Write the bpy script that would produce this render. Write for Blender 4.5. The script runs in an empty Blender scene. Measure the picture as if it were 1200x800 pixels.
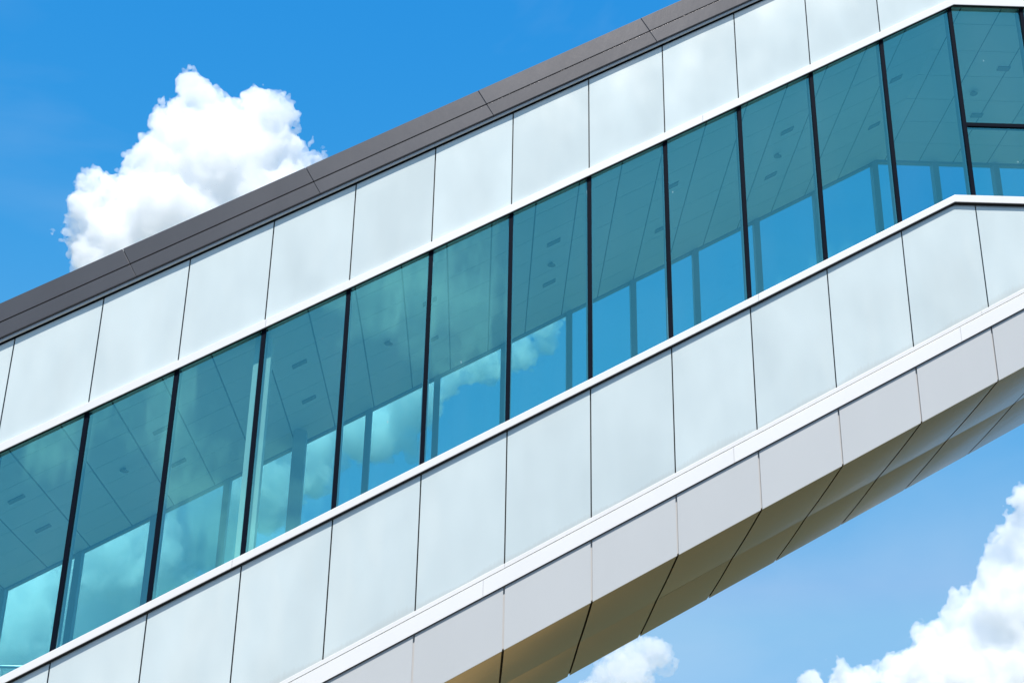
import bpy, bmesh, math, random
import numpy as np
from mathutils import Matrix, Vector

random.seed(4)
scene = bpy.context.scene
COL = scene.collection
R = math.radians

# ------------------------------------------------------------------ helpers
BAY = 1.2                      # width of one facade bay, metres
SL = 0.5731                    # rise of the bridge per metre of run
DEPTH = 5.03                   # width of the bridge
K0, K1 = -2.0, 18.0            # first and last station built
STR = 0.0


def U(k):
    return (k - 7) * BAY


def kink(h):
    """station at which the sloping line of height h turns level"""
    return 11.73 + 0.0925 * (h + 0.07) if h > -1.0 else 14.4


def Z(h, k):
    return SL * U(min(k, kink(h))) + h


def obj(name, bm, mat, parent=None, smooth=False, loc=None):
    me = bpy.data.meshes.new(name)
    bmesh.ops.recalc_face_normals(bm, faces=bm.faces)
    bm.to_mesh(me)
    bm.free()
    if smooth:
        for p in me.polygons:
            p.use_smooth = True
    o = bpy.data.objects.new(name, me)
    COL.objects.link(o)
    if mat is not None:
        for m in (mat if isinstance(mat, (list, tuple)) else [mat]):
            me.materials.append(m)
    if parent is not None:
        o.parent = parent
    return o


def add_strip(bm, ka, kb, hb, ht, y0, y1, skew=0.0, bev=0.0):
    """a solid that follows the bridge: between stations ka and kb, heights hb and ht, depths y0 and y1.
    skew leans the two ends (stations per metre of height)."""
    def cols(h, off):
        a, b = ka + off, kb + off
        return a, b
    offt = skew * (ht - hb)
    breaks = sorted(k for k in {kink(hb), kink(ht)} if ka + 0.02 < k < kb - 0.02 and ka + offt + 0.02 < k < kb + offt - 0.02)
    bt = [ka] + breaks + [kb]
    tt = [ka + offt] + breaks + [kb + offt]
    rows = []
    for y in (y0, y1):
        rows.append(([bm.verts.new((U(k), y, Z(hb, k))) for k in bt],
                     [bm.verts.new((U(k), y, Z(ht, k))) for k in tt]))
    (b0, t0), (b1, t1) = rows
    n = len(bt)
    fs = []
    for i in range(n - 1):
        fs.append(bm.faces.new((b0[i], b0[i + 1], t0[i + 1], t0[i])))
        fs.append(bm.faces.new((b1[i + 1], b1[i], t1[i], t1[i + 1])))
        fs.append(bm.faces.new((t0[i], t0[i + 1], t1[i + 1], t1[i])))
        fs.append(bm.faces.new((b0[i + 1], b0[i], b1[i], b1[i + 1])))
    fs.append(bm.faces.new((b0[0], t0[0], t1[0], b1[0])))
    fs.append(bm.faces.new((b0[-1], b1[-1], t1[-1], t0[-1])))
    if bev:
        bmesh.ops.recalc_face_normals(bm, faces=fs)
        ed = list({e for f in fs for e in f.edges if len(e.link_faces) == 2 and e.calc_face_angle(0) > 0.5})
        bmesh.ops.bevel(bm, geom=ed, offset=bev, segments=2, affect='EDGES', profile=0.5)


def strip(name, ka, kb, hb, ht, y0, y1, mat, parent, skew=0.0, bev=0.0):
    bm = bmesh.new()
    add_strip(bm, ka, kb, hb, ht, y0, y1, skew, bev)
    return obj(name, bm, mat, parent)


def add_box(bm, x0, x1, y0, y1, z0, z1, bev=0.0):
    vs = [bm.verts.new((x, y, z)) for x in (x0, x1) for y in (y0, y1) for z in (z0, z1)]
    fs = [bm.faces.new([vs[i] for i in f]) for f in
          ((0, 1, 3, 2), (4, 6, 7, 5), (0, 4, 5, 1), (2, 3, 7, 6), (0, 2, 6, 4), (1, 5, 7, 3))]
    if bev:
        bmesh.ops.recalc_face_normals(bm, faces=fs)
        bmesh.ops.bevel(bm, geom=list({e for f in fs for e in f.edges}), offset=bev, segments=2, affect='EDGES')


def add_tube(bm, p, q, r, n=12):
    p, q = Vector(p), Vector(q)
    d = (q - p)
    m = d.to_track_quat('Z', 'Y').to_matrix().to_4x4()
    m.translation = (p + q) / 2
    bmesh.ops.create_cone(bm, cap_ends=True, segments=n, radius1=r, radius2=r, depth=d.length, matrix=m)


def panel(name, ka, kb, hbf, htf, y0, thick, mat, parent, bulge=0.003, nx=8, nz=10, gap=0.019):
    """a cladding panel: a slightly pillowed front sheet with folded sides. hbf/htf(k) give z of the bottom and top edges"""
    bm = bmesh.new()
    g = gap / 2 / BAY
    tilt = (random.uniform(-1, 1) * 0.0006, random.uniform(-1, 1) * 0.0008)
    ax, az = random.uniform(0.85, 1.25), random.uniform(0.8, 1.2)
    ks = [ka + g + (kb - ka - 2 * g) * i / nx for i in range(nx + 1)]
    for kk in (kink(0.0), kink(3.5)):
        if ka < kk < kb:
            j = min(range(1, nx), key=lambda i: abs(ks[i] - kk))
            ks[j] = kk
    front, back = [], []
    for i, k in enumerate(ks):
        cf, cb = [], []
        for j in range(nz + 1):
            t = j / nz
            s = i / nx
            z = hbf(k) * (1 - t) + htf(k) * t
            px = max(0.0, 4 * s * (1 - s)) ** ax
            pz = max(0.0, 4 * t * (1 - t)) ** az
            y = y0 - bulge * px * pz + tilt[0] * (s - .5) + tilt[1] * (t - .5)
            cf.append(bm.verts.new((U(k), y, z)))
        front.append(cf)
    for i in range(nx):
        for j in range(nz):
            f = bm.faces.new((front[i][j], front[i + 1][j], front[i + 1][j + 1], front[i][j + 1]))
            f.smooth = True
    loop = [front[i][0] for i in range(nx + 1)] + [front[nx][j] for j in range(1, nz + 1)] + \
           [front[i][nz] for i in range(nx - 1, -1, -1)] + [front[0][j] for j in range(nz - 1, 0, -1)]
    bk = [bm.verts.new((v.co.x, y0 + thick, v.co.z)) for v in loop]
    n = len(loop)
    for a in range(n):
        bm.faces.new((loop[a], loop[(a + 1) % n], bk[(a + 1) % n], bk[a]))
    bm.faces.new(bk)
    bmesh.ops.recalc_face_normals(bm, faces=bm.faces)
    for e in bm.edges:
        if len(e.link_faces) == 2 and e.calc_face_angle(0) > 0.6:
            e.smooth = False
    return obj(name, bm, mat, parent)


# ------------------------------------------------------------------ materials
def mat(name):
    m = bpy.data.materials.new(name)
    m.use_nodes = True
    nt = m.node_tree
    b = nt.nodes['Principled BSDF']
    return m, nt, b


def N(nt, t, **kw):
    n = nt.nodes.new(t)
    for a, v in kw.items():
        setattr(n, a, v)
    return n


def metal_paint(name, col, rough=0.4, spec=0.5, metallic=0.0, var=0.06, bump=0.0, scale=1.2):
    m, nt, b = mat(name)
    tc = N(nt, 'ShaderNodeTexCoord')
    mp = N(nt, 'ShaderNodeMapping')
    mp.inputs['Scale'].default_value = (1.0, 1.0, 0.35)
    nz = N(nt, 'ShaderNodeTexNoise')
    nz.inputs['Scale'].default_value = scale
    nz.inputs['Detail'].default_value = 6
    nz.inputs['Roughness'].default_value = 0.6
    nt.links.new(tc.outputs['Object'], mp.inputs['Vector'])
    nt.links.new(mp.outputs['Vector'], nz.inputs['Vector'])
    oi = N(nt, 'ShaderNodeObjectInfo')
    add = N(nt, 'ShaderNodeMath', operation='MULTIPLY_ADD')
    nt.links.new(oi.outputs['Random'], add.inputs[0])
    add.inputs[1].default_value = 0.35
    nt.links.new(nz.outputs['Fac'], add.inputs[2])
    mr = N(nt, 'ShaderNodeMapRange')
    mr.inputs['From Min'].default_value = 0.3
    mr.inputs['From Max'].default_value = 1.05
    mr.inputs['To Min'].default_value = 1 - var
    mr.inputs['To Max'].default_value = 1 + var
    nt.links.new(add.outputs[0], mr.inputs['Value'])
    mx = N(nt, 'ShaderNodeVectorMath', operation='SCALE')
    mx.inputs[0].default_value = col
    nt.links.new(mr.outputs[0], mx.inputs['Scale'])
    nt.links.new(mx.outputs[0], b.inputs['Base Color'])
    b.inputs['Roughness'].default_value = rough
    b.inputs['Specular IOR Level'].default_value = spec
    b.inputs['Metallic'].default_value = metallic
    if bump:
        bn = N(nt, 'ShaderNodeBump')
        bn.inputs['Strength'].default_value = bump
        bn.inputs['Distance'].default_value = 0.05
        nt.links.new(nz.outputs['Fac'], bn.inputs['Height'])
        nt.links.new(bn.outputs[0], b.inputs['Normal'])
    return m


M = {}
M['white'] = metal_paint('white_powder_coat', (0.70, 0.70, 0.695), 0.38, 0.5, var=0.03)
M['offwhite'] = metal_paint('off_white_flashing', (0.66, 0.66, 0.65), 0.45, 0.4, var=0.04)
M['cap'] = metal_paint('grey_coping_metal', (0.092, 0.088, 0.093), 0.30, 0.5, metallic=0.45, var=0.14, bump=0.22, scale=0.7)
M['cap_under'] = metal_paint('pale_flashing', (0.62, 0.68, 0.72), 0.5, var=0.03)
M['fascia'] = metal_paint('silver_grey_panel', (0.452, 0.468, 0.476), 0.42, 0.5, var=0.03)
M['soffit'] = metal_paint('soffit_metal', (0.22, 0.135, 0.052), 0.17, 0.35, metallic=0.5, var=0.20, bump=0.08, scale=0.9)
M['black'] = metal_paint('matt_black', (0.012, 0.013, 0.016), 0.6, 0.3, var=0.05)
M['mullion'] = metal_paint('dark_anodised', (0.002, 0.005, 0.012), 0.6, 0.05, var=0.1)
M['inner'] = metal_paint('grey_inner_frame', (0.16, 0.19, 0.22), 0.45, 0.4, var=0.05)
M['plaster'] = metal_paint('pale_plaster', (0.70, 0.72, 0.70), 0.8, 0.2, var=0.03)
M['column'] = metal_paint('column_paint', (0.93, 0.82, 0.68), 0.5, 0.3, var=0.02)
M['greycol'] = metal_paint('grey_column_paint', (0.42, 0.43, 0.43), 0.5, 0.3, var=0.04)
M['floor'] = metal_paint('terrazzo_floor', (0.56, 0.56, 0.54), 0.5, 0.4, var=0.08, scale=3)
M['ceil'] = metal_paint('ceiling_panel', (0.70, 0.72, 0.72), 0.6, 0.3, var=0.03)
M['vent'] = metal_paint('vent_grille', (0.15, 0.16, 0.17), 0.5, 0.4, var=0.05)
M['backing'] = metal_paint('galvanised_backing', (0.50, 0.50, 0.50), 0.6, 0.3, var=0.05)
M['steel'] = metal_paint('brushed_steel', (0.75, 0.76, 0.74), 0.35, 0.5, metallic=0.6, var=0.03)


def spandrel_mat(name, drips):
    m, nt, b = mat(name)
    tc = N(nt, 'ShaderNodeTexCoord')
    oi = N(nt, 'ShaderNodeObjectInfo')
    tone = N(nt, 'ShaderNodeMapRange')
    tone.inputs['To Min'].default_value = 0.965
    tone.inputs['To Max'].default_value = 1.03
    nt.links.new(oi.outputs['Random'], tone.inputs['Value'])
    base = N(nt, 'ShaderNodeVectorMath', operation='SCALE')
    base.inputs[0].default_value = (0.540, 0.602, 0.592)
    nt.links.new(tone.outputs[0], base.inputs['Scale'])
    # soft bright blotches of reflected cloud, painted into the base colour
    mp = N(nt, 'ShaderNodeMapping')
    mp.inputs['Scale'].default_value = (1.0, 1.0, 0.45)
    nt.links.new(tc.outputs['Object'], mp.inputs['Vector'])
    nz = N(nt, 'ShaderNodeTexNoise')
    nz.inputs['Scale'].default_value = 1.25
    nz.inputs['Detail'].default_value = 1.5
    nt.links.new(mp.outputs[0], nz.inputs['Vector'])
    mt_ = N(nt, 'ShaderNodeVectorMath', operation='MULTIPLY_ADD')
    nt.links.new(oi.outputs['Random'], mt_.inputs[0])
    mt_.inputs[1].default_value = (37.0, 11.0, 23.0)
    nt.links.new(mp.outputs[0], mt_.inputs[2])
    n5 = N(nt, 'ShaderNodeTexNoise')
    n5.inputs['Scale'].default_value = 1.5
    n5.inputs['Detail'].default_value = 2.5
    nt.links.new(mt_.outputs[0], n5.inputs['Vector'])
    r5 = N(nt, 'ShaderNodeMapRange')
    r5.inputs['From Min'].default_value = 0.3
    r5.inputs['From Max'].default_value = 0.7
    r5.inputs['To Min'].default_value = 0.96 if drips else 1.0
    r5.inputs['To Max'].default_value = 1.06 if drips else 1.13  # upper row painted paler, for its stronger cloud reflections
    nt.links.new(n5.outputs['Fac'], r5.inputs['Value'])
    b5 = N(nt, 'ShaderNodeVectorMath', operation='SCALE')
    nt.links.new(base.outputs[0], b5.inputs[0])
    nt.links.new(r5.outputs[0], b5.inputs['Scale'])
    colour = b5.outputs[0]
    if drips:
        # grey run-off streaks standing on the bottom edge of each panel (height of the edge = slope line)
        sp = N(nt, 'ShaderNodeSeparateXYZ')
        nt.links.new(tc.outputs['Object'], sp.inputs[0])
        ln = N(nt, 'ShaderNodeMath', operation='MULTIPLY_ADD')
        nt.links.new(sp.outputs['X'], ln.inputs[0])
        ln.inputs[1].default_value = -SL
        nt.links.new(sp.outputs['Z'], ln.inputs[2])          # z - slope*x
        hh = N(nt, 'ShaderNodeMath', operation='ADD')
        nt.links.new(ln.outputs[0], hh.inputs[0])
        hh.inputs[1].default_value = 2.10                    # height above the edge
        sx = N(nt, 'ShaderNodeCombineXYZ')
        nt.links.new(sp.outputs['X'], sx.inputs['X'])
        n2 = N(nt, 'ShaderNodeTexNoise')
        n2.inputs['Scale'].default_value = 26
        n2.inputs['Detail'].default_value = 4
        nt.links.new(sx.outputs[0], n2.inputs['Vector'])
        n3 = N(nt, 'ShaderNodeTexNoise')
        n3.inputs['Scale'].default_value = 0.9
        n3.inputs['Detail'].default_value = 1
        nt.links.new(sx.outputs[0], n3.inputs['Vector'])
        amp = N(nt, 'ShaderNodeMapRange')
        amp.inputs['From Min'].default_value = 0.35
        amp.inputs['From Max'].default_value = 0.65
        amp.inputs['To Min'].default_value = 0.03
        amp.inputs['To Max'].default_value = 0.26
        nt.links.new(n3.outputs['Fac'], amp.inputs['Value'])
        reach = N(nt, 'ShaderNodeMath', operation='MULTIPLY')
        nt.links.new(n2.outputs['Fac'], reach.inputs[0])
        nt.links.new(amp.outputs[0], reach.inputs[1])
        rel = N(nt, 'ShaderNodeMath', operation='DIVIDE')
        nt.links.new(hh.outputs[0], rel.inputs[0])
        nt.links.new(reach.outputs[0], rel.inputs[1])
        fade = N(nt, 'ShaderNodeMapRange')
        fade.inputs['From Min'].default_value = 0.0
        fade.inputs['From Max'].default_value = 1.1
        fade.inputs['To Min'].default_value = 0.5
        fade.inputs['To Max'].default_value = 0.0
        nt.links.new(rel.outputs[0], fade.inputs['Value'])
        mx = N(nt, 'ShaderNodeMix', data_type='RGBA')
        nt.links.new(fade.outputs[0], mx.inputs['Factor'])
        nt.links.new(colour, mx.inputs['A'])
        mx.inputs['B'].default_value = (0.42, 0.42, 0.38, 1)
        colour = mx.outputs['Result']
    nt.links.new(colour, b.inputs['Base Color'])
    b.inputs['Roughness'].default_value = 0.17
    b.inputs['IOR'].default_value = 2.1
    bn = N(nt, 'ShaderNodeBump')
    bn.inputs['Strength'].default_value = 0.8
    bn.inputs['Distance'].default_value = 0.06
    nt.links.new(nz.outputs['Fac'], bn.inputs['Height'])
    nt.links.new(bn.outputs[0], b.inputs['Normal'])
    return m


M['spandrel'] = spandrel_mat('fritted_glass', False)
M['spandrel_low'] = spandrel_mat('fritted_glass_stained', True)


def glass_mat(name, tint, refl=1.0, wave=0.05):
    m = bpy.data.materials.new(name)
    m.use_nodes = True
    nt = m.node_tree
    nt.nodes.clear()
    out = N(nt, 'ShaderNodeOutputMaterial')
    mix = N(nt, 'ShaderNodeMixShader')
    tr = N(nt, 'ShaderNodeBsdfTransparent')
    tr.inputs['Color'].default_value = tint
    gl = N(nt, 'ShaderNodeBsdfGlossy')
    gl.inputs['Roughness'].default_value = 0.02
    gl.inputs['Color'].default_value = (0.26, 0.96, 1.0, 1)
    fr = N(nt, 'ShaderNodeFresnel')
    fr.inputs['IOR'].default_value = 1.75
    ge = N(nt, 'ShaderNodeNewGeometry')
    inv = N(nt, 'ShaderNodeMath', operation='SUBTRACT')
    inv.inputs[0].default_value = 1
    nt.links.new(ge.outputs['Backfacing'], inv.inputs[1])
    mu = N(nt, 'ShaderNodeMath', operation='MULTIPLY')
    nt.links.new(fr.outputs[0], mu.inputs[0])
    nt.links.new(inv.outputs[0], mu.inputs[1])
    m2 = N(nt, 'ShaderNodeMath', operation='MULTIPLY')
    nt.links.new(mu.outputs[0], m2.inputs[0])
    m2.inputs[1].default_value = refl
    # heat-strengthening waves and a few specks
    tc = N(nt, 'ShaderNodeTexCoord')
    mp = N(nt, 'ShaderNodeMapping')
    mp.inputs['Scale'].default_value = (1.6, 1.0, 0.35)
    nt.links.new(tc.outputs['Object'], mp.inputs['Vector'])
    nz = N(nt, 'ShaderNodeTexNoise')
    nz.inputs['Scale'].default_value = 1.6
    nz.inputs['Detail'].default_value = 1.0
    nt.links.new(mp.outputs[0], nz.inputs['Vector'])
    bn = N(nt, 'ShaderNodeBump')
    bn.inputs['Strength'].default_value = wave
    bn.inputs['Distance'].default_value = 0.05
    nt.links.new(nz.outputs['Fac'], bn.inputs['Height'])
    nt.links.new(bn.outputs[0], gl.inputs['Normal'])
    # dust: pale specks that scatter light
    df = N(nt, 'ShaderNodeBsdfDiffuse')
    df.inputs['Color'].default_value = (0.5, 0.72, 0.76, 1)
    mp2 = N(nt, 'ShaderNodeMapping')
    mp2.inputs['Scale'].default_value = (1.0, 1.0, 0.55)
    nt.links.new(tc.outputs['Object'], mp2.inputs['Vector'])
    vo = N(nt, 'ShaderNodeTexVoronoi')
    vo.inputs['Scale'].default_value = 3.2
    nt.links.new(mp2.outputs[0], vo.inputs['Vector'])
    n4 = N(nt, 'ShaderNodeTexNoise')
    n4.inputs['Scale'].default_value = 0.8
    n4.inputs['Detail'].default_value = 6
    nt.links.new(mp.outputs[0], n4.inputs['Vector'])
    sp = N(nt, 'ShaderNodeMapRange')
    sp.inputs['From Min'].default_value = 0.02
    sp.inputs['From Max'].default_value = 0.042
    sp.inputs['To Min'].default_value = 0.30
    sp.inputs['To Max'].default_value = 0.0
    nt.links.new(vo.outputs['Distance'], sp.inputs['Value'])
    fl = N(nt, 'ShaderNodeMapRange')
    fl.inputs['From Min'].default_value = 0.45
    fl.inputs['From Max'].default_value = 0.75
    fl.inputs['To Min'].default_value = 0.004
    fl.inputs['To Max'].default_value = 0.022
    nt.links.new(n4.outputs['Fac'], fl.inputs['Value'])
    cut = N(nt, 'ShaderNodeMath', operation='GREATER_THAN')
    nt.links.new(n4.outputs['Fac'], cut.inputs[0])
    cut.inputs[1].default_value = 0.53
    spm = N(nt, 'ShaderNodeMath', operation='MULTIPLY')
    nt.links.new(sp.outputs[0], spm.inputs[0])
    nt.links.new(cut.outputs[0], spm.inputs[1])
    sm = N(nt, 'ShaderNodeMath', operation='ADD')
    nt.links.new(spm.outputs[0], sm.inputs[0])
    nt.links.new(fl.outputs[0], sm.inputs[1])
    dm = N(nt, 'ShaderNodeMath', operation='MULTIPLY')
    nt.links.new(sm.outputs[0], dm.inputs[0])
    nt.links.new(inv.outputs[0], dm.inputs[1])
    nt.links.new(m2.outputs[0], mix.inputs[0])
    nt.links.new(tr.outputs[0], mix.inputs[1])
    nt.links.new(gl.outputs[0], mix.inputs[2])
    mix2 = N(nt, 'ShaderNodeMixShader')
    nt.links.new(dm.outputs[0], mix2.inputs[0])
    nt.links.new(mix.outputs[0], mix2.inputs[1])
    nt.links.new(df.outputs[0], mix2.inputs[2])
    nt.links.new(mix2.outputs[0], out.inputs['Surface'])
    return m


# each pane has two faces: the tint is the square root of the pane's
M['glass'] = glass_mat('teal_glass', (0.70, 0.895, 0.92, 1), refl=3.3)
M['glass_far'] = glass_mat('teal_glass_far', (0.70, 0.90, 0.875, 1), refl=0.8)
M['glass_blue'] = glass_mat('blue_glass', (0.60, 0.84, 0.93, 1), refl=3.4)

# ------------------------------------------------------------------ the bridge
root = bpy.data.objects.new('skybridge', None)
COL.objects.link(root)
root.location = (U(K0), 0, Z(-3.35, K0))
root['label'] = 'sloping enclosed footbridge clad in pale panels with a long band of teal glass'
root['category'] = 'building'
ROOT_INV = Matrix.Translation(-root.location)


def P(o):
    """keep world coordinates for a part of the bridge"""
    o.matrix_parent_inverse = ROOT_INV
    return o


# line heights (z at station 7), y of the facade plane = 0
H_S0, H_L1t, H_L1b = 5.20, 3.520, 3.385
H_L2t, H_L2b = -0.028, -0.148
H_L3t, H_L3m, H_L3b = -2.11, -2.19, -2.425
H_F = -3.305
CEIL = 3.42

ks = list(range(int(K0), int(K1)))

# upper row of fritted panels
for k in ks:
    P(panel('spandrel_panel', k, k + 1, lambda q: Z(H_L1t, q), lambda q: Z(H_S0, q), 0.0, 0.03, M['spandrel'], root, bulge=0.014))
# lower row
for k in ks:
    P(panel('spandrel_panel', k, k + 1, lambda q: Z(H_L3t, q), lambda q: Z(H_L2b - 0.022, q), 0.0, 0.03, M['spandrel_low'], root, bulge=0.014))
# black backing behind the gaps
P(strip('backing_wall', K0, K1, H_L1t - 0.02, 5.24, 0.05, 0.20, M['black'], root))
P(strip('backing_wall', K0, K1, H_L3m - 0.06, H_L2t, 0.05, 0.20, M['black'], root))

# window panes with their dark mullions
for k in ks:
    g = 0.030 / BAY
    kk = k + 1.0
    if k < 12:
        P(strip('window_pane', k + g, kk - g, H_L2t + 0.003, H_L1b + 0.02, 0.02, 0.045, M['glass_blue'] if k == 11 else M['glass'], root))
    else:
        # level bays: two lights divided by a transom
        zt0, zt1 = 4.53, 4.60
        for (za, zb) in ((None, zt0), (zt1, None)):
            bm = bmesh.new()
            z0 = Z(H_L2t + 0.003, 12.5) if za is None else za
            z1 = Z(H_L1b + 0.02, 13) if zb is None else zb
            add_box(bm, U(k + g), U(kk - g), 0.02, 0.045, z0, z1)
            P(obj('window_pane', bm, M['glass'], root))
        bm = bmesh.new()
        add_box(bm, U(k + g), U(kk - g), -0.005, 0.10, zt0, zt1, 0.004)
        P(obj('transom', bm, M['mullion'], root))

for k in ks[1:]:
    w = 0.032 / BAY
    mu = P(strip('mullion', k - w, k + w, H_L2t + 0.003, H_L1b - 0.003, -0.012, 0.016, M['mullion'], root, bev=0.004))
    w2 = 0.045 / BAY
    b = strip('mullion_box', k - w2, k + w2, H_L2t + 0.003, H_L1b + 0.015, 0.050, 0.17, M['inner'], mu)

# white rails
for (a, b_) in ((K0, 3.02), (3.0215, 8.5), (8.5015, K1)):
    P(strip('trim_rail', a, b_, H_L1b, H_L1t, -0.065, 0.012, M['white'], root, bev=0.006))
for (a, b_) in ((K0, 2.9), (2.9012, 9.1), (9.1015, K1)):
    P(strip('trim_rail', a, b_, H_L2b, H_L2t, -0.065, 0.047, M['white'], root, bev=0.006))
for (a, b_) in ((K0, 6.0), (6.001, 11.9), (11.901, K1)):
    P(strip('trim_rail', a, b_, H_L3m + 0.016, H_L3t, -0.012, 0.045, M['offwhite'], root, bev=0.004))
for (a, b_) in ((K0, 2.75), (2.7515, 5.76), (5.7615, 8.7), (8.7015, 11.6), (11.6015, K1)):
    P(strip('trim_rail', a, b_, H_L3b, H_L3m, -0.030, 0.045, M['white'], root, bev=0.004))

for (hb, d) in ((H_L1b, 0.004), (H_L2b, 0.010), (H_L3b, 0.008)):  # black strips standing in for the shaded undersides of the rails
    P(strip('shade_strip', K0, K1, hb - d, hb - 0.001, -0.060 if hb > H_L3b else -0.027, -0.002, M['black'], root))

# grey coping: pieces about 3 m long, joints square to the slope, an upper and a lower fold
j0 = 1.10 - 2.18 * 2
jn = [j0 + 2.18 * i for i in range(10)]
SK = -0.36
for i in range(len(jn) - 1):
    a, b_ = jn[i] + 0.28, jn[i + 1] + 0.28
    ka, kb = max(a, K0 + 0.3), min(b_, K1)
    e = 0.0015
    piece = P(strip('coping_panel', ka + e, kb - e, 5.265, 5.525, -0.110, 0.25, M['cap'], root, skew=SK, bev=0.006))
    up = strip('coping_fold', ka + e + SK * 0.267, kb - e + SK * 0.267, 5.537, 5.865, -0.113, 0.25, M['cap'], piece, skew=SK, bev=0.008)
P(strip('coping_backing', K0, K1, 5.30, 5.83, -0.085, 0.22, M['black'], root))
P(strip('drip_flashing', K0, K1, 5.225, 5.262, -0.062, -0.030, M['cap_under'], root))
P(strip('roof_slab', K0, K1, 5.25, 5.70, 0.252, DEPTH - 0.25, M['plaster'], root))

# fascia and soffit panels
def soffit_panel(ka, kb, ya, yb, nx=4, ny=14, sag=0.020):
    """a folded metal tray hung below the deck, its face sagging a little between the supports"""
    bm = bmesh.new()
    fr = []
    j1 = random.uniform(-0.002, 0.002)
    for i in range(nx + 1):
        row = []
        for j in range(ny + 1):
            s_, t_ = i / nx, j / ny
            k = ka + (kb - ka) * s_
            dz = -sag * 4 * t_ * (1 - t_) * (0.75 + s_ * (1 - s_)) + j1 * t_
            row.append(bm.verts.new((U(k), ya + (yb - ya) * t_, Z(H_F, k) + dz)))
        fr.append(row)
    for i in range(nx):
        for j in range(ny):
            bm.faces.new((fr[i][j], fr[i][j + 1], fr[i + 1][j + 1], fr[i + 1][j])).smooth = True
    loop = [fr[i][0] for i in range(nx + 1)] + [fr[nx][j] for j in range(1, ny + 1)] + \
           [fr[i][ny] for i in range(nx - 1, -1, -1)] + [fr[0][j] for j in range(ny - 1, 0, -1)]
    tp = [bm.verts.new((v.co.x, v.co.y, v.co.z + 0.028)) for v in loop]
    n = len(loop)
    for q_ in range(n):
        bm.faces.new((loop[q_], loop[(q_ + 1) % n], tp[(q_ + 1) % n], tp[q_]))
    bm.faces.new(tp)
    bmesh.ops.recalc_face_normals(bm, faces=bm.faces)
    for e in bm.edges:
        if len(e.link_faces) == 2 and e.calc_face_angle(0) > 0.6:
            e.smooth = False
    return obj('soffit_panel', bm, M['soffit'], root)


for k in ks:
    P(panel('fascia_panel', k, k + 1, lambda q: Z(H_F, q), lambda q: Z(H_L3b - 0.012, q), 0.0, 0.025, M['fascia'], root, bulge=0.0012, gap=0.024))
P(strip('fascia_backing', K0, K1, H_F + 0.03, H_L3b - 0.001, 0.034, 0.10, M['backing'], root))
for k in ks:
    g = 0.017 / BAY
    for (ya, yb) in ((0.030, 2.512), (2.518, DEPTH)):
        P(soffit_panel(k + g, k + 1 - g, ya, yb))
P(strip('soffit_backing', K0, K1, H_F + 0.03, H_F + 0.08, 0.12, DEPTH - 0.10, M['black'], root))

# the far wall, its windows and frames
P(strip('far_wall', K0, K1, H_F + 0.03, H_L2b, DEPTH - 0.09, DEPTH - 0.02, M['plaster'], root))
P(strip('far_wall', K0, K1, CEIL + 0.04, 5.24, DEPTH - 0.09, DEPTH, M['plaster'], root))
P(strip('far_coping', K0, K1, 5.25, 5.83, DEPTH - 0.24, DEPTH + 0.08, M['cap'], root))
P(strip('window_header', K0, K1, CEIL - 0.035, CEIL + 0.03, DEPTH - 0.12, DEPTH - 0.02, M['inner'], root))
for k in ks:
    g = 0.03 / BAY
    P(strip('window_pane', k + g, k + 1 - g, H_L2b + 0.003, CEIL - 0.037, DEPTH - 0.055, DEPTH - 0.03, M['glass_far'], root))
for k in ks[1:]:
    w = 0.055 / BAY
    P(strip('mullion', k - w, k + w, H_L2b + 0.003, CEIL - 0.037, DEPTH - 0.20, DEPTH - 0.01, M['inner'], root))

# ceiling: metal tiles with open joints, ventilation slots and sprinklers
ceil = P(strip('ceiling', K0, K1, CEIL + 0.02, CEIL + 0.06, 0.06, DEPTH - 0.125, M['vent'], root))
TS = 0.5625
ylines = [0.062, 0.50, 1.25, 2.0, 2.75, 3.5, 4.25, DEPTH - 0.13]
kl = []
q = 0.13 - TS * 3
while q < 11.7:
    kl.append(q)
    q += TS
kl += [12.19 + TS * i for i in range(11)]
bm = bmesh.new()
for a, b_ in zip(kl[:-1], kl[1:]):
    for ya, yb in zip(ylines[:-1], ylines[1:]):
        e = 0.011 / BAY
        dz = random.uniform(-0.0015, 0.0015)
        add_strip(bm, a + e, b_ - e, CEIL + dz, CEIL + 0.012 + dz, ya + 0.006, yb - 0.006)
obj('ceiling_tile', bm, M['ceil'], ceil)
ventk = [-0.14, 1.56, 3.27, 4.95, 6.62, 8.28, 9.97, 11.63, 13.25]
for k in ventk:
    for y in (1.72, 3.22):
        v = strip('ceiling_vent', k - 0.09, k + 0.09, CEIL - 0.022, CEIL - 0.004, y - 0.06, y + 0.06, M['vent'], ceil)
for k in (1.0, 4.38, 6.62, 9.95, 13.0):
    bm = bmesh.new()
    x, zc = U(k), Z(CEIL, k)
    add_tube(bm, (x, 2.46, zc - 0.002), (x, 2.46, zc - 0.05), 0.022)
    add_tube(bm, (x, 2.46, zc - 0.05), (x, 2.46, zc - 0.058), 0.07)
    obj('sprinkler', bm, M['vent'], ceil)

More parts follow.
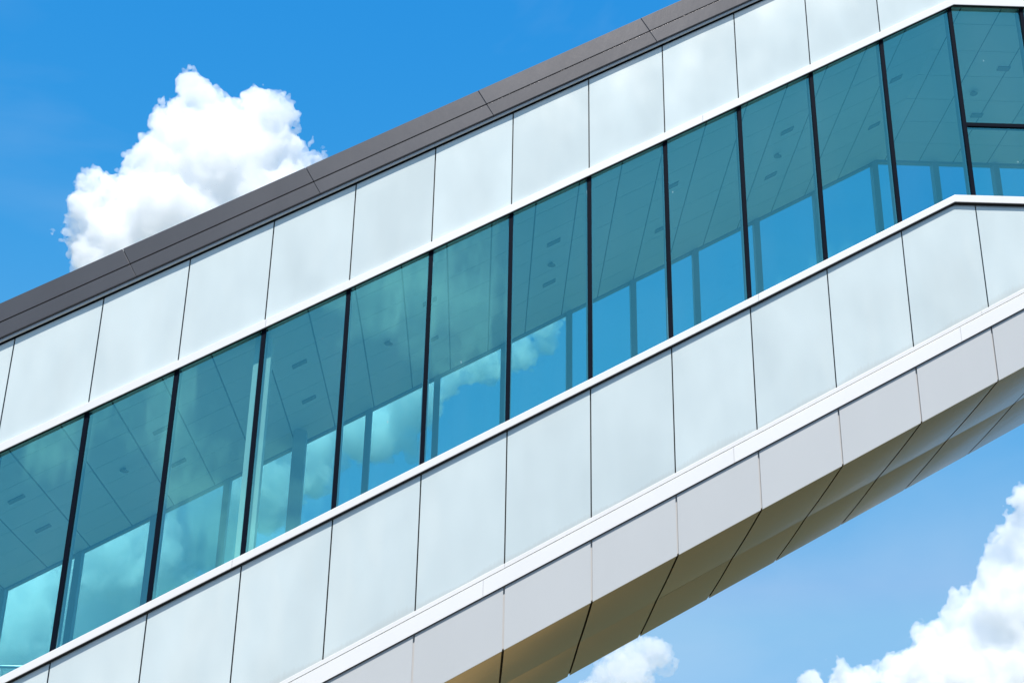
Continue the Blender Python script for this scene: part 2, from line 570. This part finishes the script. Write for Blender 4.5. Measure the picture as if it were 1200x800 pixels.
# floor, inner walls, columns
P(strip('floor_deck', K0, K1, -1.25, -0.95, 0.21, DEPTH - 0.10, M['floor'], root))
P(strip('near_beam', K0, K1, CEIL + 0.065, 5.24, 0.21, 0.251, M['plaster'], root))
bm = bmesh.new()
x = U(2.985)
add_box(bm, x - 0.125, x + 0.125, 0.19, 0.40, Z(-0.95, 2.9), Z(CEIL + 0.015, 2.88), 0.006)
o = P(obj('column', bm, M['column'], root))
o['label'] = 'cream column standing just behind the glass'
bm = bmesh.new()
x = U(3.07)
add_box(bm, x - 0.11, x + 0.11, 4.2, 4.42, Z(-0.95, 3.0), Z(CEIL + 0.015, 2.98), 0.006)
o = P(obj('column', bm, M['greycol'], root))
o['label'] = 'grey column near the far windows'
# closed ends
for k, n in ((K0, 'end_wall'), (K1, 'end_wall')):
    bm = bmesh.new()
    add_box(bm, U(k) - 0.06, U(k) + 0.06, 0.01, DEPTH - 0.01, Z(H_F + 0.03, k), Z(5.24, k))
    P(obj(n, bm, M['plaster'], root))

# handrail at the foot of the glass
hr = bpy.data.objects.new('handrail', None)
COL.objects.link(hr)
zr = -4.235
hr.location = (U(-0.6), 0.6, Z(-0.95, -0.6))
hr['label'] = 'short level steel handrail behind the lowest window at the lower left corner'
hr['category'] = 'railing'
hi = Matrix.Translation(-hr.location)
bm = bmesh.new()
add_tube(bm, (U(-1.2), 0.6, zr), (U(1.6), 0.6, zr), 0.025, 16)
o = obj('rail', bm, M['steel'], hr, True)
o.matrix_parent_inverse = hi
for k in (-1.1, 0.31, 1.5):
    bm = bmesh.new()
    add_tube(bm, (U(k), 0.6, Z(-0.95, k)), (U(k), 0.6, zr - 0.024), 0.016, 12)
    o = obj('post', bm, M['steel'], hr, True)
    o.matrix_parent_inverse = hi

for o in list(root.children):
    if o.name.startswith('window_pane'):
        xs = [v.co.x for v in o.data.vertices]
        zs = [v.co.z for v in o.data.vertices]
        xc, zc = sum(xs) / len(xs), sum(zs) / len(zs)
        ta, tb = random.uniform(-1, 1) * 0.006, random.uniform(-1, 1) * 0.003
        for v in o.data.vertices:
            v.co.y += ta * (v.co.x - xc) + tb * (v.co.z - zc)

# ------------------------------------------------------------------ ground
m, nt, b = mat('dry_ground')
tc = N(nt, 'ShaderNodeTexCoord')
nz = N(nt, 'ShaderNodeTexNoise')
nz.inputs['Scale'].default_value = 0.08
nz.inputs['Detail'].default_value = 8
nt.links.new(tc.outputs['Object'], nz.inputs['Vector'])
cr = N(nt, 'ShaderNodeValToRGB')
cr.color_ramp.elements[0].position = 0.35
cr.color_ramp.elements[0].color = (0.34, 0.23, 0.08, 1)
cr.color_ramp.elements[1].position = 0.65
cr.color_ramp.elements[1].color = (0.46, 0.33, 0.13, 1)
nt.links.new(nz.outputs['Fac'], cr.inputs[0])
cg = N(nt, 'ShaderNodeValToRGB')
cg.color_ramp.elements[0].position = 0.3
cg.color_ramp.elements[0].color = (0.035, 0.05, 0.016, 1)
cg.color_ramp.elements[1].position = 0.7
cg.color_ramp.elements[1].color = (0.075, 0.085, 0.03, 1)
nt.links.new(nz.outputs['Fac'], cg.inputs[0])
gs = N(nt, 'ShaderNodeSeparateXYZ')
nt.links.new(tc.outputs['Object'], gs.inputs[0])
gd = N(nt, 'ShaderNodeMath', operation='MULTIPLY_ADD')      # the edges wander
nt.links.new(nz.outputs['Fac'], gd.inputs[0])
gd.inputs[1].default_value = 4.0
nt.links.new(gs.outputs['Y'], gd.inputs[2])
gm = N(nt, 'ShaderNodeMapRange')
gm.inputs['From Min'].default_value = 48.0
gm.inputs['From Max'].default_value = 52.0
nt.links.new(gd.outputs[0], gm.inputs['Value'])
gx0 = N(nt, 'ShaderNodeMix', data_type='RGBA')
nt.links.new(gm.outputs[0], gx0.inputs['Factor'])
nt.links.new(cr.outputs[0], gx0.inputs['A'])
nt.links.new(cg.outputs[0], gx0.inputs['B'])
gf = N(nt, 'ShaderNodeMapRange')                           # dark asphalt added on the unseen camera side, to cut warm bounce
gf.inputs['From Min'].default_value = -2.9
gf.inputs['From Max'].default_value = -3.0
nt.links.new(gs.outputs['Y'], gf.inputs['Value'])
gx_ = N(nt, 'ShaderNodeMix', data_type='RGBA')
nt.links.new(gf.outputs[0], gx_.inputs['Factor'])
nt.links.new(gx0.outputs['Result'], gx_.inputs['A'])
gx_.inputs['B'].default_value = (0.055, 0.056, 0.06, 1)
nt.links.new(gx_.outputs['Result'], b.inputs['Base Color'])
b.inputs['Roughness'].default_value = 0.95
bm = bmesh.new()
bmesh.ops.create_grid(bm, x_segments=160, y_segments=160, size=9000)
for v in bm.verts:                     # unseen hills added beyond the bridge, to keep horizon sky off the soffit
    d_ = math.hypot(v.co.x, v.co.y)
    t_ = min(1.0, max(0.0, (d_ - 150) / 1000.0))
    t_ = t_ * t_ * (3 - 2 * t_) * min(1.0, max(0.0, v.co.y / max(d_, 1) * 2 + 0.6))
    v.co.z += t_ * (105 + 25 * math.sin(v.co.x * 0.004) + 15 * math.sin(v.co.x * 0.011 + 1))
g = obj('ground', bm, m)
g.location = (0, 0, -9.85)
g['kind'] = 'structure'

# ------------------------------------------------------------------ camera
F_PX, PITCH, YAW, ROLL = 1696.36, R(24.30736), R(1.155425), R(1.057965)
CAM = Vector((-1.545187, -19.413788, -8.214343))
cp, sp_, cy, sy = math.cos(PITCH), math.sin(PITCH), math.cos(YAW), math.sin(YAW)
fw = Vector((sy * cp, cy * cp, sp_))
rr = Vector((cy, -sy, 0))
uu = rr.cross(fw)
cr_, sr_ = math.cos(ROLL), math.sin(ROLL)
r2 = cr_ * rr + sr_ * uu
u2 = -sr_ * rr + cr_ * uu
cam = bpy.data.cameras.new('camera')
co = bpy.data.objects.new('camera', cam)
COL.objects.link(co)
mw = Matrix((r2, u2, -fw)).transposed().to_4x4()
mw.translation = CAM
co.matrix_world = mw
cam.sensor_width = 36
cam.lens = F_PX / 1200 * 36
cam.clip_end = 30000
scene.camera = co


def ray(px, py):
    return (fw * F_PX + r2 * (px - 600) - u2 * (py - 400)).normalized()


# ------------------------------------------------------------------ clouds
rng = np.random.RandomState(7)
TBL = 4096
PERM = rng.permutation(TBL).astype(np.int32)
JIT = rng.rand(TBL, 3).astype(np.float32)


def lat(ix, iy, iz, seed):
    h = PERM[(ix + seed * 131) & (TBL - 1)]
    h = PERM[(h + iy) & (TBL - 1)]
    return PERM[(h + iz) & (TBL - 1)]


def worley(p, seed):
    """distance to the nearest feature point"""
    i = np.floor(p).astype(np.int32)
    f = (p - i).astype(np.float32)
    best = np.full(len(p), 9.0, dtype=np.float32)
    for dx in (-1, 0, 1):
        for dy in (-1, 0, 1):
            for dz in (-1, 0, 1):
                j = JIT[lat(i[:, 0] + dx, i[:, 1] + dy, i[:, 2] + dz, seed)]
                d = j - f
                d[:, 0] += dx
                d[:, 1] += dy
                d[:, 2] += dz
                np.minimum(best, np.einsum('ij,ij->i', d, d), out=best)
    return np.sqrt(best)


def vnoise(p, seed):
    i = np.floor(p).astype(np.int32)
    f = (p - i).astype(np.float32)
    w = f * f * (3 - 2 * f)
    r = 0
    for dx in (0, 1):
        for dy in (0, 1):
            for dz in (0, 1):
                h = JIT[lat(i[:, 0] + dx, i[:, 1] + dy, i[:, 2] + dz, seed), 0]
                r = r + h * (w[:, 0] if dx else 1 - w[:, 0]) * (w[:, 1] if dy else 1 - w[:, 1]) * (w[:, 2] if dz else 1 - w[:, 2])
    return r


def cloud(name, label, blobs, dist, voxel, mtl, seed=1, amp=1.0, fine=1.5, lean=0.3):
    """a cumulus body: a union of round masses broken up by billows at several scales, meshed as closed surfaces.
    blobs: (px, py, radius in px) in the photograph's frame, laid out at the given distance."""
    import openvdb
    rnd = random.Random(seed)
    mpp = dist / F_PX
    pym = sum(b[1] for b in blobs) / len(blobs)
    C = np.array([tuple(CAM + ray(px, py) * (dist + rnd.uniform(-0.35, 0.35) * r * mpp - lean * (py - pym) * mpp)) for px, py, r in blobs], dtype=np.float32)
    RAD = np.array([b[2] * mpp for b in blobs], dtype=np.float32)
    ctr = C.mean(0)
    C = C - ctr
    pad = 14 * mpp + 3 * voxel
    lo = (C - RAD[:, None]).min(0) - pad
    hi = (C + RAD[:, None]).max(0) + pad
    n = (np.ceil((hi - lo) / voxel / 4).astype(int) * 4)
    gx, gy, gz = [(lo[i] + voxel * np.arange(n[i])).astype(np.float32) for i in range(3)]
    kf = 7 * mpp

    def union(x, y, z):
        sd = None
        for c, r in zip(C, RAD):
            dd = np.sqrt((x - c[0]) ** 2 + (y - c[1]) ** 2 + (z - c[2]) ** 2) - r
            if sd is None:
                sd = dd
            else:
                hmix = np.clip(0.5 + 0.5 * (sd - dd) / kf, 0, 1)
                sd = sd + (dd - sd) * hmix - kf * hmix * (1 - hmix)
        return sd
    h2 = np.float32(1.5 * voxel)
    sd = union(gx[::4, None, None] + h2, gy[None, ::4, None] + h2, gz[None, None, ::4] + h2).astype(np.float32)
    for ax in range(3):
        sd = np.repeat(sd, 4, axis=ax)
    off = np.float32(1000.0)
    idx = np.nonzero(np.abs(sd) < 24 * mpp)
    p = np.stack([gx[idx[0]], gy[idx[1]], gz[idx[2]]], -1)
    # bend the space a little so that no mass stays a ball
    w0 = np.stack([vnoise(p / (55 * mpp) + off, seed + 31 + i) - .5 for i in range(3)], -1)
    w1 = np.stack([vnoise(p / (16 * mpp) + off, seed + 41 + i) - .5 for i in range(3)], -1)
    q = (p + w0 * (20 * mpp) + w1 * (9 * mpp)).astype(np.float32)
    v = union(q[:, 0], q[:, 1], q[:, 2])
    for s_px, a_px, k in ((36, 13, 1), (16, 6.5, 2)):
        v = v - (0.55 - worley(q / (s_px * mpp) + off, seed * 17 + k)) * a_px * mpp * amp
    v = v - (vnoise(p / (23 * mpp) + off, seed + 3) - .5) * 10 * mpp * amp
    nb = np.abs(v) < 9 * mpp
    pf, qf = p[nb], q[nb]
    w2 = np.stack([vnoise(pf / (7 * mpp) + off, seed + 51 + i) - .5 for i in range(3)], -1)
    qf = qf + w2 * (5 * mpp)
    fn = (vnoise(pf / (9 * mpp) + off, seed + 61) - .5) * 6.0 + (vnoise(pf / (4.5 * mpp) + off, seed + 62) - .5) * 4.2 \
        + (vnoise(pf / (2.3 * mpp) + off, seed + 63) - .5) * 2.6
    fn = fn + (0.5 - worley(qf / (8 * mpp) + off, seed * 17 + 3)) * 3.6 + (0.5 - worley(qf / (4 * mpp) + off, seed * 17 + 4)) * 2.0
    v[nb] = v[nb] - fn * mpp * fine
    sd[idx] = v
    grid = openvdb.FloatGrid()
    grid.copyFromArray(sd.astype(np.float64))
    pts, tris, quads = grid.convertToPolygons(isovalue=0.0, adaptivity=0.0)
    pts = (np.asarray(pts) * voxel + lo).astype(np.float32)
    quads = np.ascontiguousarray(quads, dtype=np.int32)
    me = bpy.data.meshes.new(name)
    me.vertices.add(len(pts))
    me.vertices.foreach_set('co', pts.ravel())
    me.loops.add(quads.size)
    me.loops.foreach_set('vertex_index', quads.ravel())
    me.polygons.add(len(quads))
    me.polygons.foreach_set('loop_start', np.arange(0, quads.size, 4, dtype=np.int32))
    me.update(calc_edges=True)
    me.validate()
    me.polygons.foreach_set('use_smooth', np.ones(len(me.polygons), dtype=bool))
    o = bpy.data.objects.new(name, me)
    COL.objects.link(o)
    o.location = ctr.tolist()
    me.materials.append(mtl)
    o['label'] = label
    o['category'] = 'cloud'
    o['group'] = 'clouds in the blue sky'
    return o


def cloud_mat(name, density, aniso=0.0):
    m = bpy.data.materials.new(name)
    m.use_nodes = True
    nt = m.node_tree
    nt.nodes.clear()
    out = N(nt, 'ShaderNodeOutputMaterial')
    v = N(nt, 'ShaderNodeVolumeScatter')
    v.inputs['Color'].default_value = (1.0, 0.999, 0.9993, 1)
    v.inputs['Density'].default_value = density
    v.inputs['Anisotropy'].default_value = aniso
    nt.links.new(v.outputs[0], out.inputs['Volume'])
    try:
        m.cycles.homogeneous_volume = True
    except Exception:
        pass
    return m


CD = 1500.0
M['cloud_mid'] = cloud_mat('soft_cloud_vapour', 0.075)
M['cloud'] = cloud_mat('cloud_vapour', 0.085)
M['cloud_thin'] = cloud_mat('thin_cloud_vapour', 0.045)

A = [(232, 112, 20), (222, 102, 14), (222, 140, 26), (262, 140, 27), (302, 118, 20), (303, 108, 9), (325, 135, 22), (338, 168, 24), (358, 188, 18), (345, 205, 25),
     (290, 175, 48), (240, 185, 48), (190, 122, 8), (186, 132, 6), (180, 168, 14), (162, 190, 10), (195, 190, 34), (205, 160, 26), (170, 220, 26), (130, 225, 22), (108, 218, 14),
     (110, 245, 26), (96, 262, 18), (82, 270, 13), (100, 288, 26), (140, 270, 42), (200, 255, 55), (270, 235, 50), (330, 225, 30), (120, 315, 34), (180, 300, 40),
     (140, 380, 60), (230, 345, 60), (110, 350, 30), (310, 290, 50)]
cloud('cloud', 'tall bright white cloud rising behind the dark roof edge', A, CD, 1.2, M['cloud'], seed=5)
B = [(1203, 588, 16), (1200, 622, 22), (1222, 650, 44), (1182, 660, 22), (1168, 700, 24), (1200, 720, 60), (1128, 700, 14), (1135, 720, 22), (1118, 742, 24),
     (1072, 742, 12), (1086, 756, 20), (1100, 790, 46), (1050, 775, 20), (1020, 792, 20), (985, 793, 14), (950, 803, 13), (930, 806, 9), (1000, 820, 30), (1150, 790, 62), (1220, 800, 70), (1180, 860, 60), (1070, 840, 44)]
cloud('cloud', 'large white cloud filling the lower right corner below the bridge', B, CD, 1.2, M['cloud'], seed=11, lean=-0.05)
Cc = [(768, 762, 14), (750, 770, 18), (730, 778, 18), (705, 790, 18), (690, 806, 16), (740, 800, 24), (770, 778, 10)]
cloud('cloud', 'small thin cloud just under the lower edge of the bridge', Cc, CD, 0.9, M['cloud_thin'], seed=23, amp=1.3, fine=2.2)
D = [(632, 388, 18), (648, 375, 10), (610, 402, 22), (570, 425, 24), (540, 432, 20), (525, 455, 14), (480, 470, 34), (450, 505, 26), (420, 510, 40), (480, 510, 18), (350, 540, 45),
     (300, 570, 50), (240, 610, 55), (180, 640, 60), (120, 670, 60), (60, 700, 60), (0, 730, 60), (-50, 760, 60), (110, 740, 50), (30, 790, 50), (190, 690, 30), (222, 668, 9), (245, 655, 8)]
cloud('cloud', 'long soft cloud seen through the left part of the window band', D, CD, 1.7, M['cloud_mid'], seed=31, amp=1.5, fine=2.0, lean=0.08)

# ------------------------------------------------------------------ sky and sun
SUN_EL = 58.0
w = bpy.data.worlds.new('World')
scene.world = w
w.use_nodes = True
nt = w.node_tree
bg = nt.nodes['Background']
sky = N(nt, 'ShaderNodeTexSky')
sky.sky_type = 'NISHITA'
sky.sun_disc = False
sky.sun_elevation = R(SUN_EL)
sky.sun_rotation = R(180)
sky.altitude = 0
sky.air_density = 1.0
sky.dust_density = 0.4
sky.ozone_density = 3.0
# the deep, clear blue of the day: one response curve per channel over the whole sky
sep = N(nt, 'ShaderNodeSeparateColor')
com = N(nt, 'ShaderNodeCombineColor')
nt.links.new(sky.outputs[0], sep.inputs[0])
for ch, base, lo_, pw, top in (('Red', 0.90, 0.27, 2.75, 2.2), ('Green', 1.52, 2.565, 0.715, 4.6), ('Blue', 2.87, 6.45, 0.18, 10.0)):
    d_ = N(nt, 'ShaderNodeMath', operation='DIVIDE')
    nt.links.new(sep.outputs[ch], d_.inputs[0])
    d_.inputs[1].default_value = base
    p_ = N(nt, 'ShaderNodeMath', operation='POWER')
    nt.links.new(d_.outputs[0], p_.inputs[0])
    p_.inputs[1].default_value = pw
    m_ = N(nt, 'ShaderNodeMath', operation='MULTIPLY')
    nt.links.new(p_.outputs[0], m_.inputs[0])
    m_.inputs[1].default_value = lo_
    t_ = N(nt, 'ShaderNodeMath', operation='MINIMUM')
    nt.links.new(m_.outputs[0], t_.inputs[0])
    t_.inputs[1].default_value = top
    nt.links.new(t_.outputs[0], com.inputs[ch])
# faint veils of haze in the blue
hz_t = N(nt, 'ShaderNodeTexCoord')
hz_m = N(nt, 'ShaderNodeMapping')
hz_m.inputs['Scale'].default_value = (1.0, 1.0, 2.4)
nt.links.new(hz_t.outputs['Generated'], hz_m.inputs['Vector'])
hz_n = N(nt, 'ShaderNodeTexNoise')
hz_n.inputs['Scale'].default_value = 3.2
hz_n.inputs['Detail'].default_value = 5
hz_n.inputs['Distortion'].default_value = 0.6
nt.links.new(hz_m.outputs[0], hz_n.inputs['Vector'])
hz_r = N(nt, 'ShaderNodeMapRange')
hz_r.inputs['From Min'].default_value = 0.45
hz_r.inputs['From Max'].default_value = 0.75
hz_r.inputs['To Max'].default_value = 0.16
nt.links.new(hz_n.outputs['Fac'], hz_r.inputs['Value'])
hz_x = N(nt, 'ShaderNodeMix', data_type='RGBA')
nt.links.new(hz_r.outputs[0], hz_x.inputs['Factor'])
nt.links.new(com.outputs[0], hz_x.inputs['A'])
hz_x.inputs['B'].default_value = (6.0, 7.0, 8.0, 1)
# broken cloud in the half of the sky behind the photographer, which the glass reflects
wtc = N(nt, 'ShaderNodeTexCoord')
wsp = N(nt, 'ShaderNodeSeparateXYZ')
nt.links.new(wtc.outputs['Generated'], wsp.inputs[0])
wm = N(nt, 'ShaderNodeMapRange')
wm.inputs['From Min'].default_value = -0.15
wm.inputs['From Max'].default_value = -0.45
nt.links.new(wsp.outputs['Y'], wm.inputs['Value'])
wn = N(nt, 'ShaderNodeTexNoise')
wn.inputs['Scale'].default_value = 4.5
wn.inputs['Detail'].default_value = 7
wn.inputs['Roughness'].default_value = 0.55
wn.inputs['Distortion'].default_value = 0.3
nt.links.new(wtc.outputs['Generated'], wn.inputs['Vector'])
wr = N(nt, 'ShaderNodeMapRange')
wr.inputs['From Min'].default_value = 0.53
wr.inputs['From Max'].default_value = 0.66
nt.links.new(wn.outputs['Fac'], wr.inputs['Value'])
wf = N(nt, 'ShaderNodeMath', operation='MULTIPLY')
nt.links.new(wm.outputs[0], wf.inputs[0])
nt.links.new(wr.outputs[0], wf.inputs[1])
wx = N(nt, 'ShaderNodeMix', data_type='RGBA')
nt.links.new(wf.outputs[0], wx.inputs['Factor'])
nt.links.new(hz_x.outputs['Result'], wx.inputs['A'])
wx.inputs['B'].default_value = (13.0, 13.2, 13.6, 1)
nt.links.new(wx.outputs['Result'], bg.inputs['Color'])
bg.inputs['Strength'].default_value = 0.10

sun = bpy.data.lights.new('sun', 'SUN')
sun.energy = 5.0
sun.angle = R(0.5)
sun.color = (1.0, 0.94, 0.87)
so = bpy.data.objects.new('sun', sun)
COL.objects.link(so)
so.rotation_euler = Vector((0, math.cos(R(SUN_EL)), -math.sin(R(SUN_EL)))).to_track_quat('-Z', 'Y').to_euler()

# ------------------------------------------------------------------ render settings
scene.view_settings.view_transform = 'Standard'
scene.view_settings.look = 'None'
scene.view_settings.exposure = 0.25
scene.view_settings.gamma = 1
c = scene.cycles
c.max_bounces = 80
c.diffuse_bounces = 5
c.glossy_bounces = 4
c.transmission_bounces = 6
c.volume_bounces = 80
c.transparent_max_bounces = 40
c.use_denoising = True
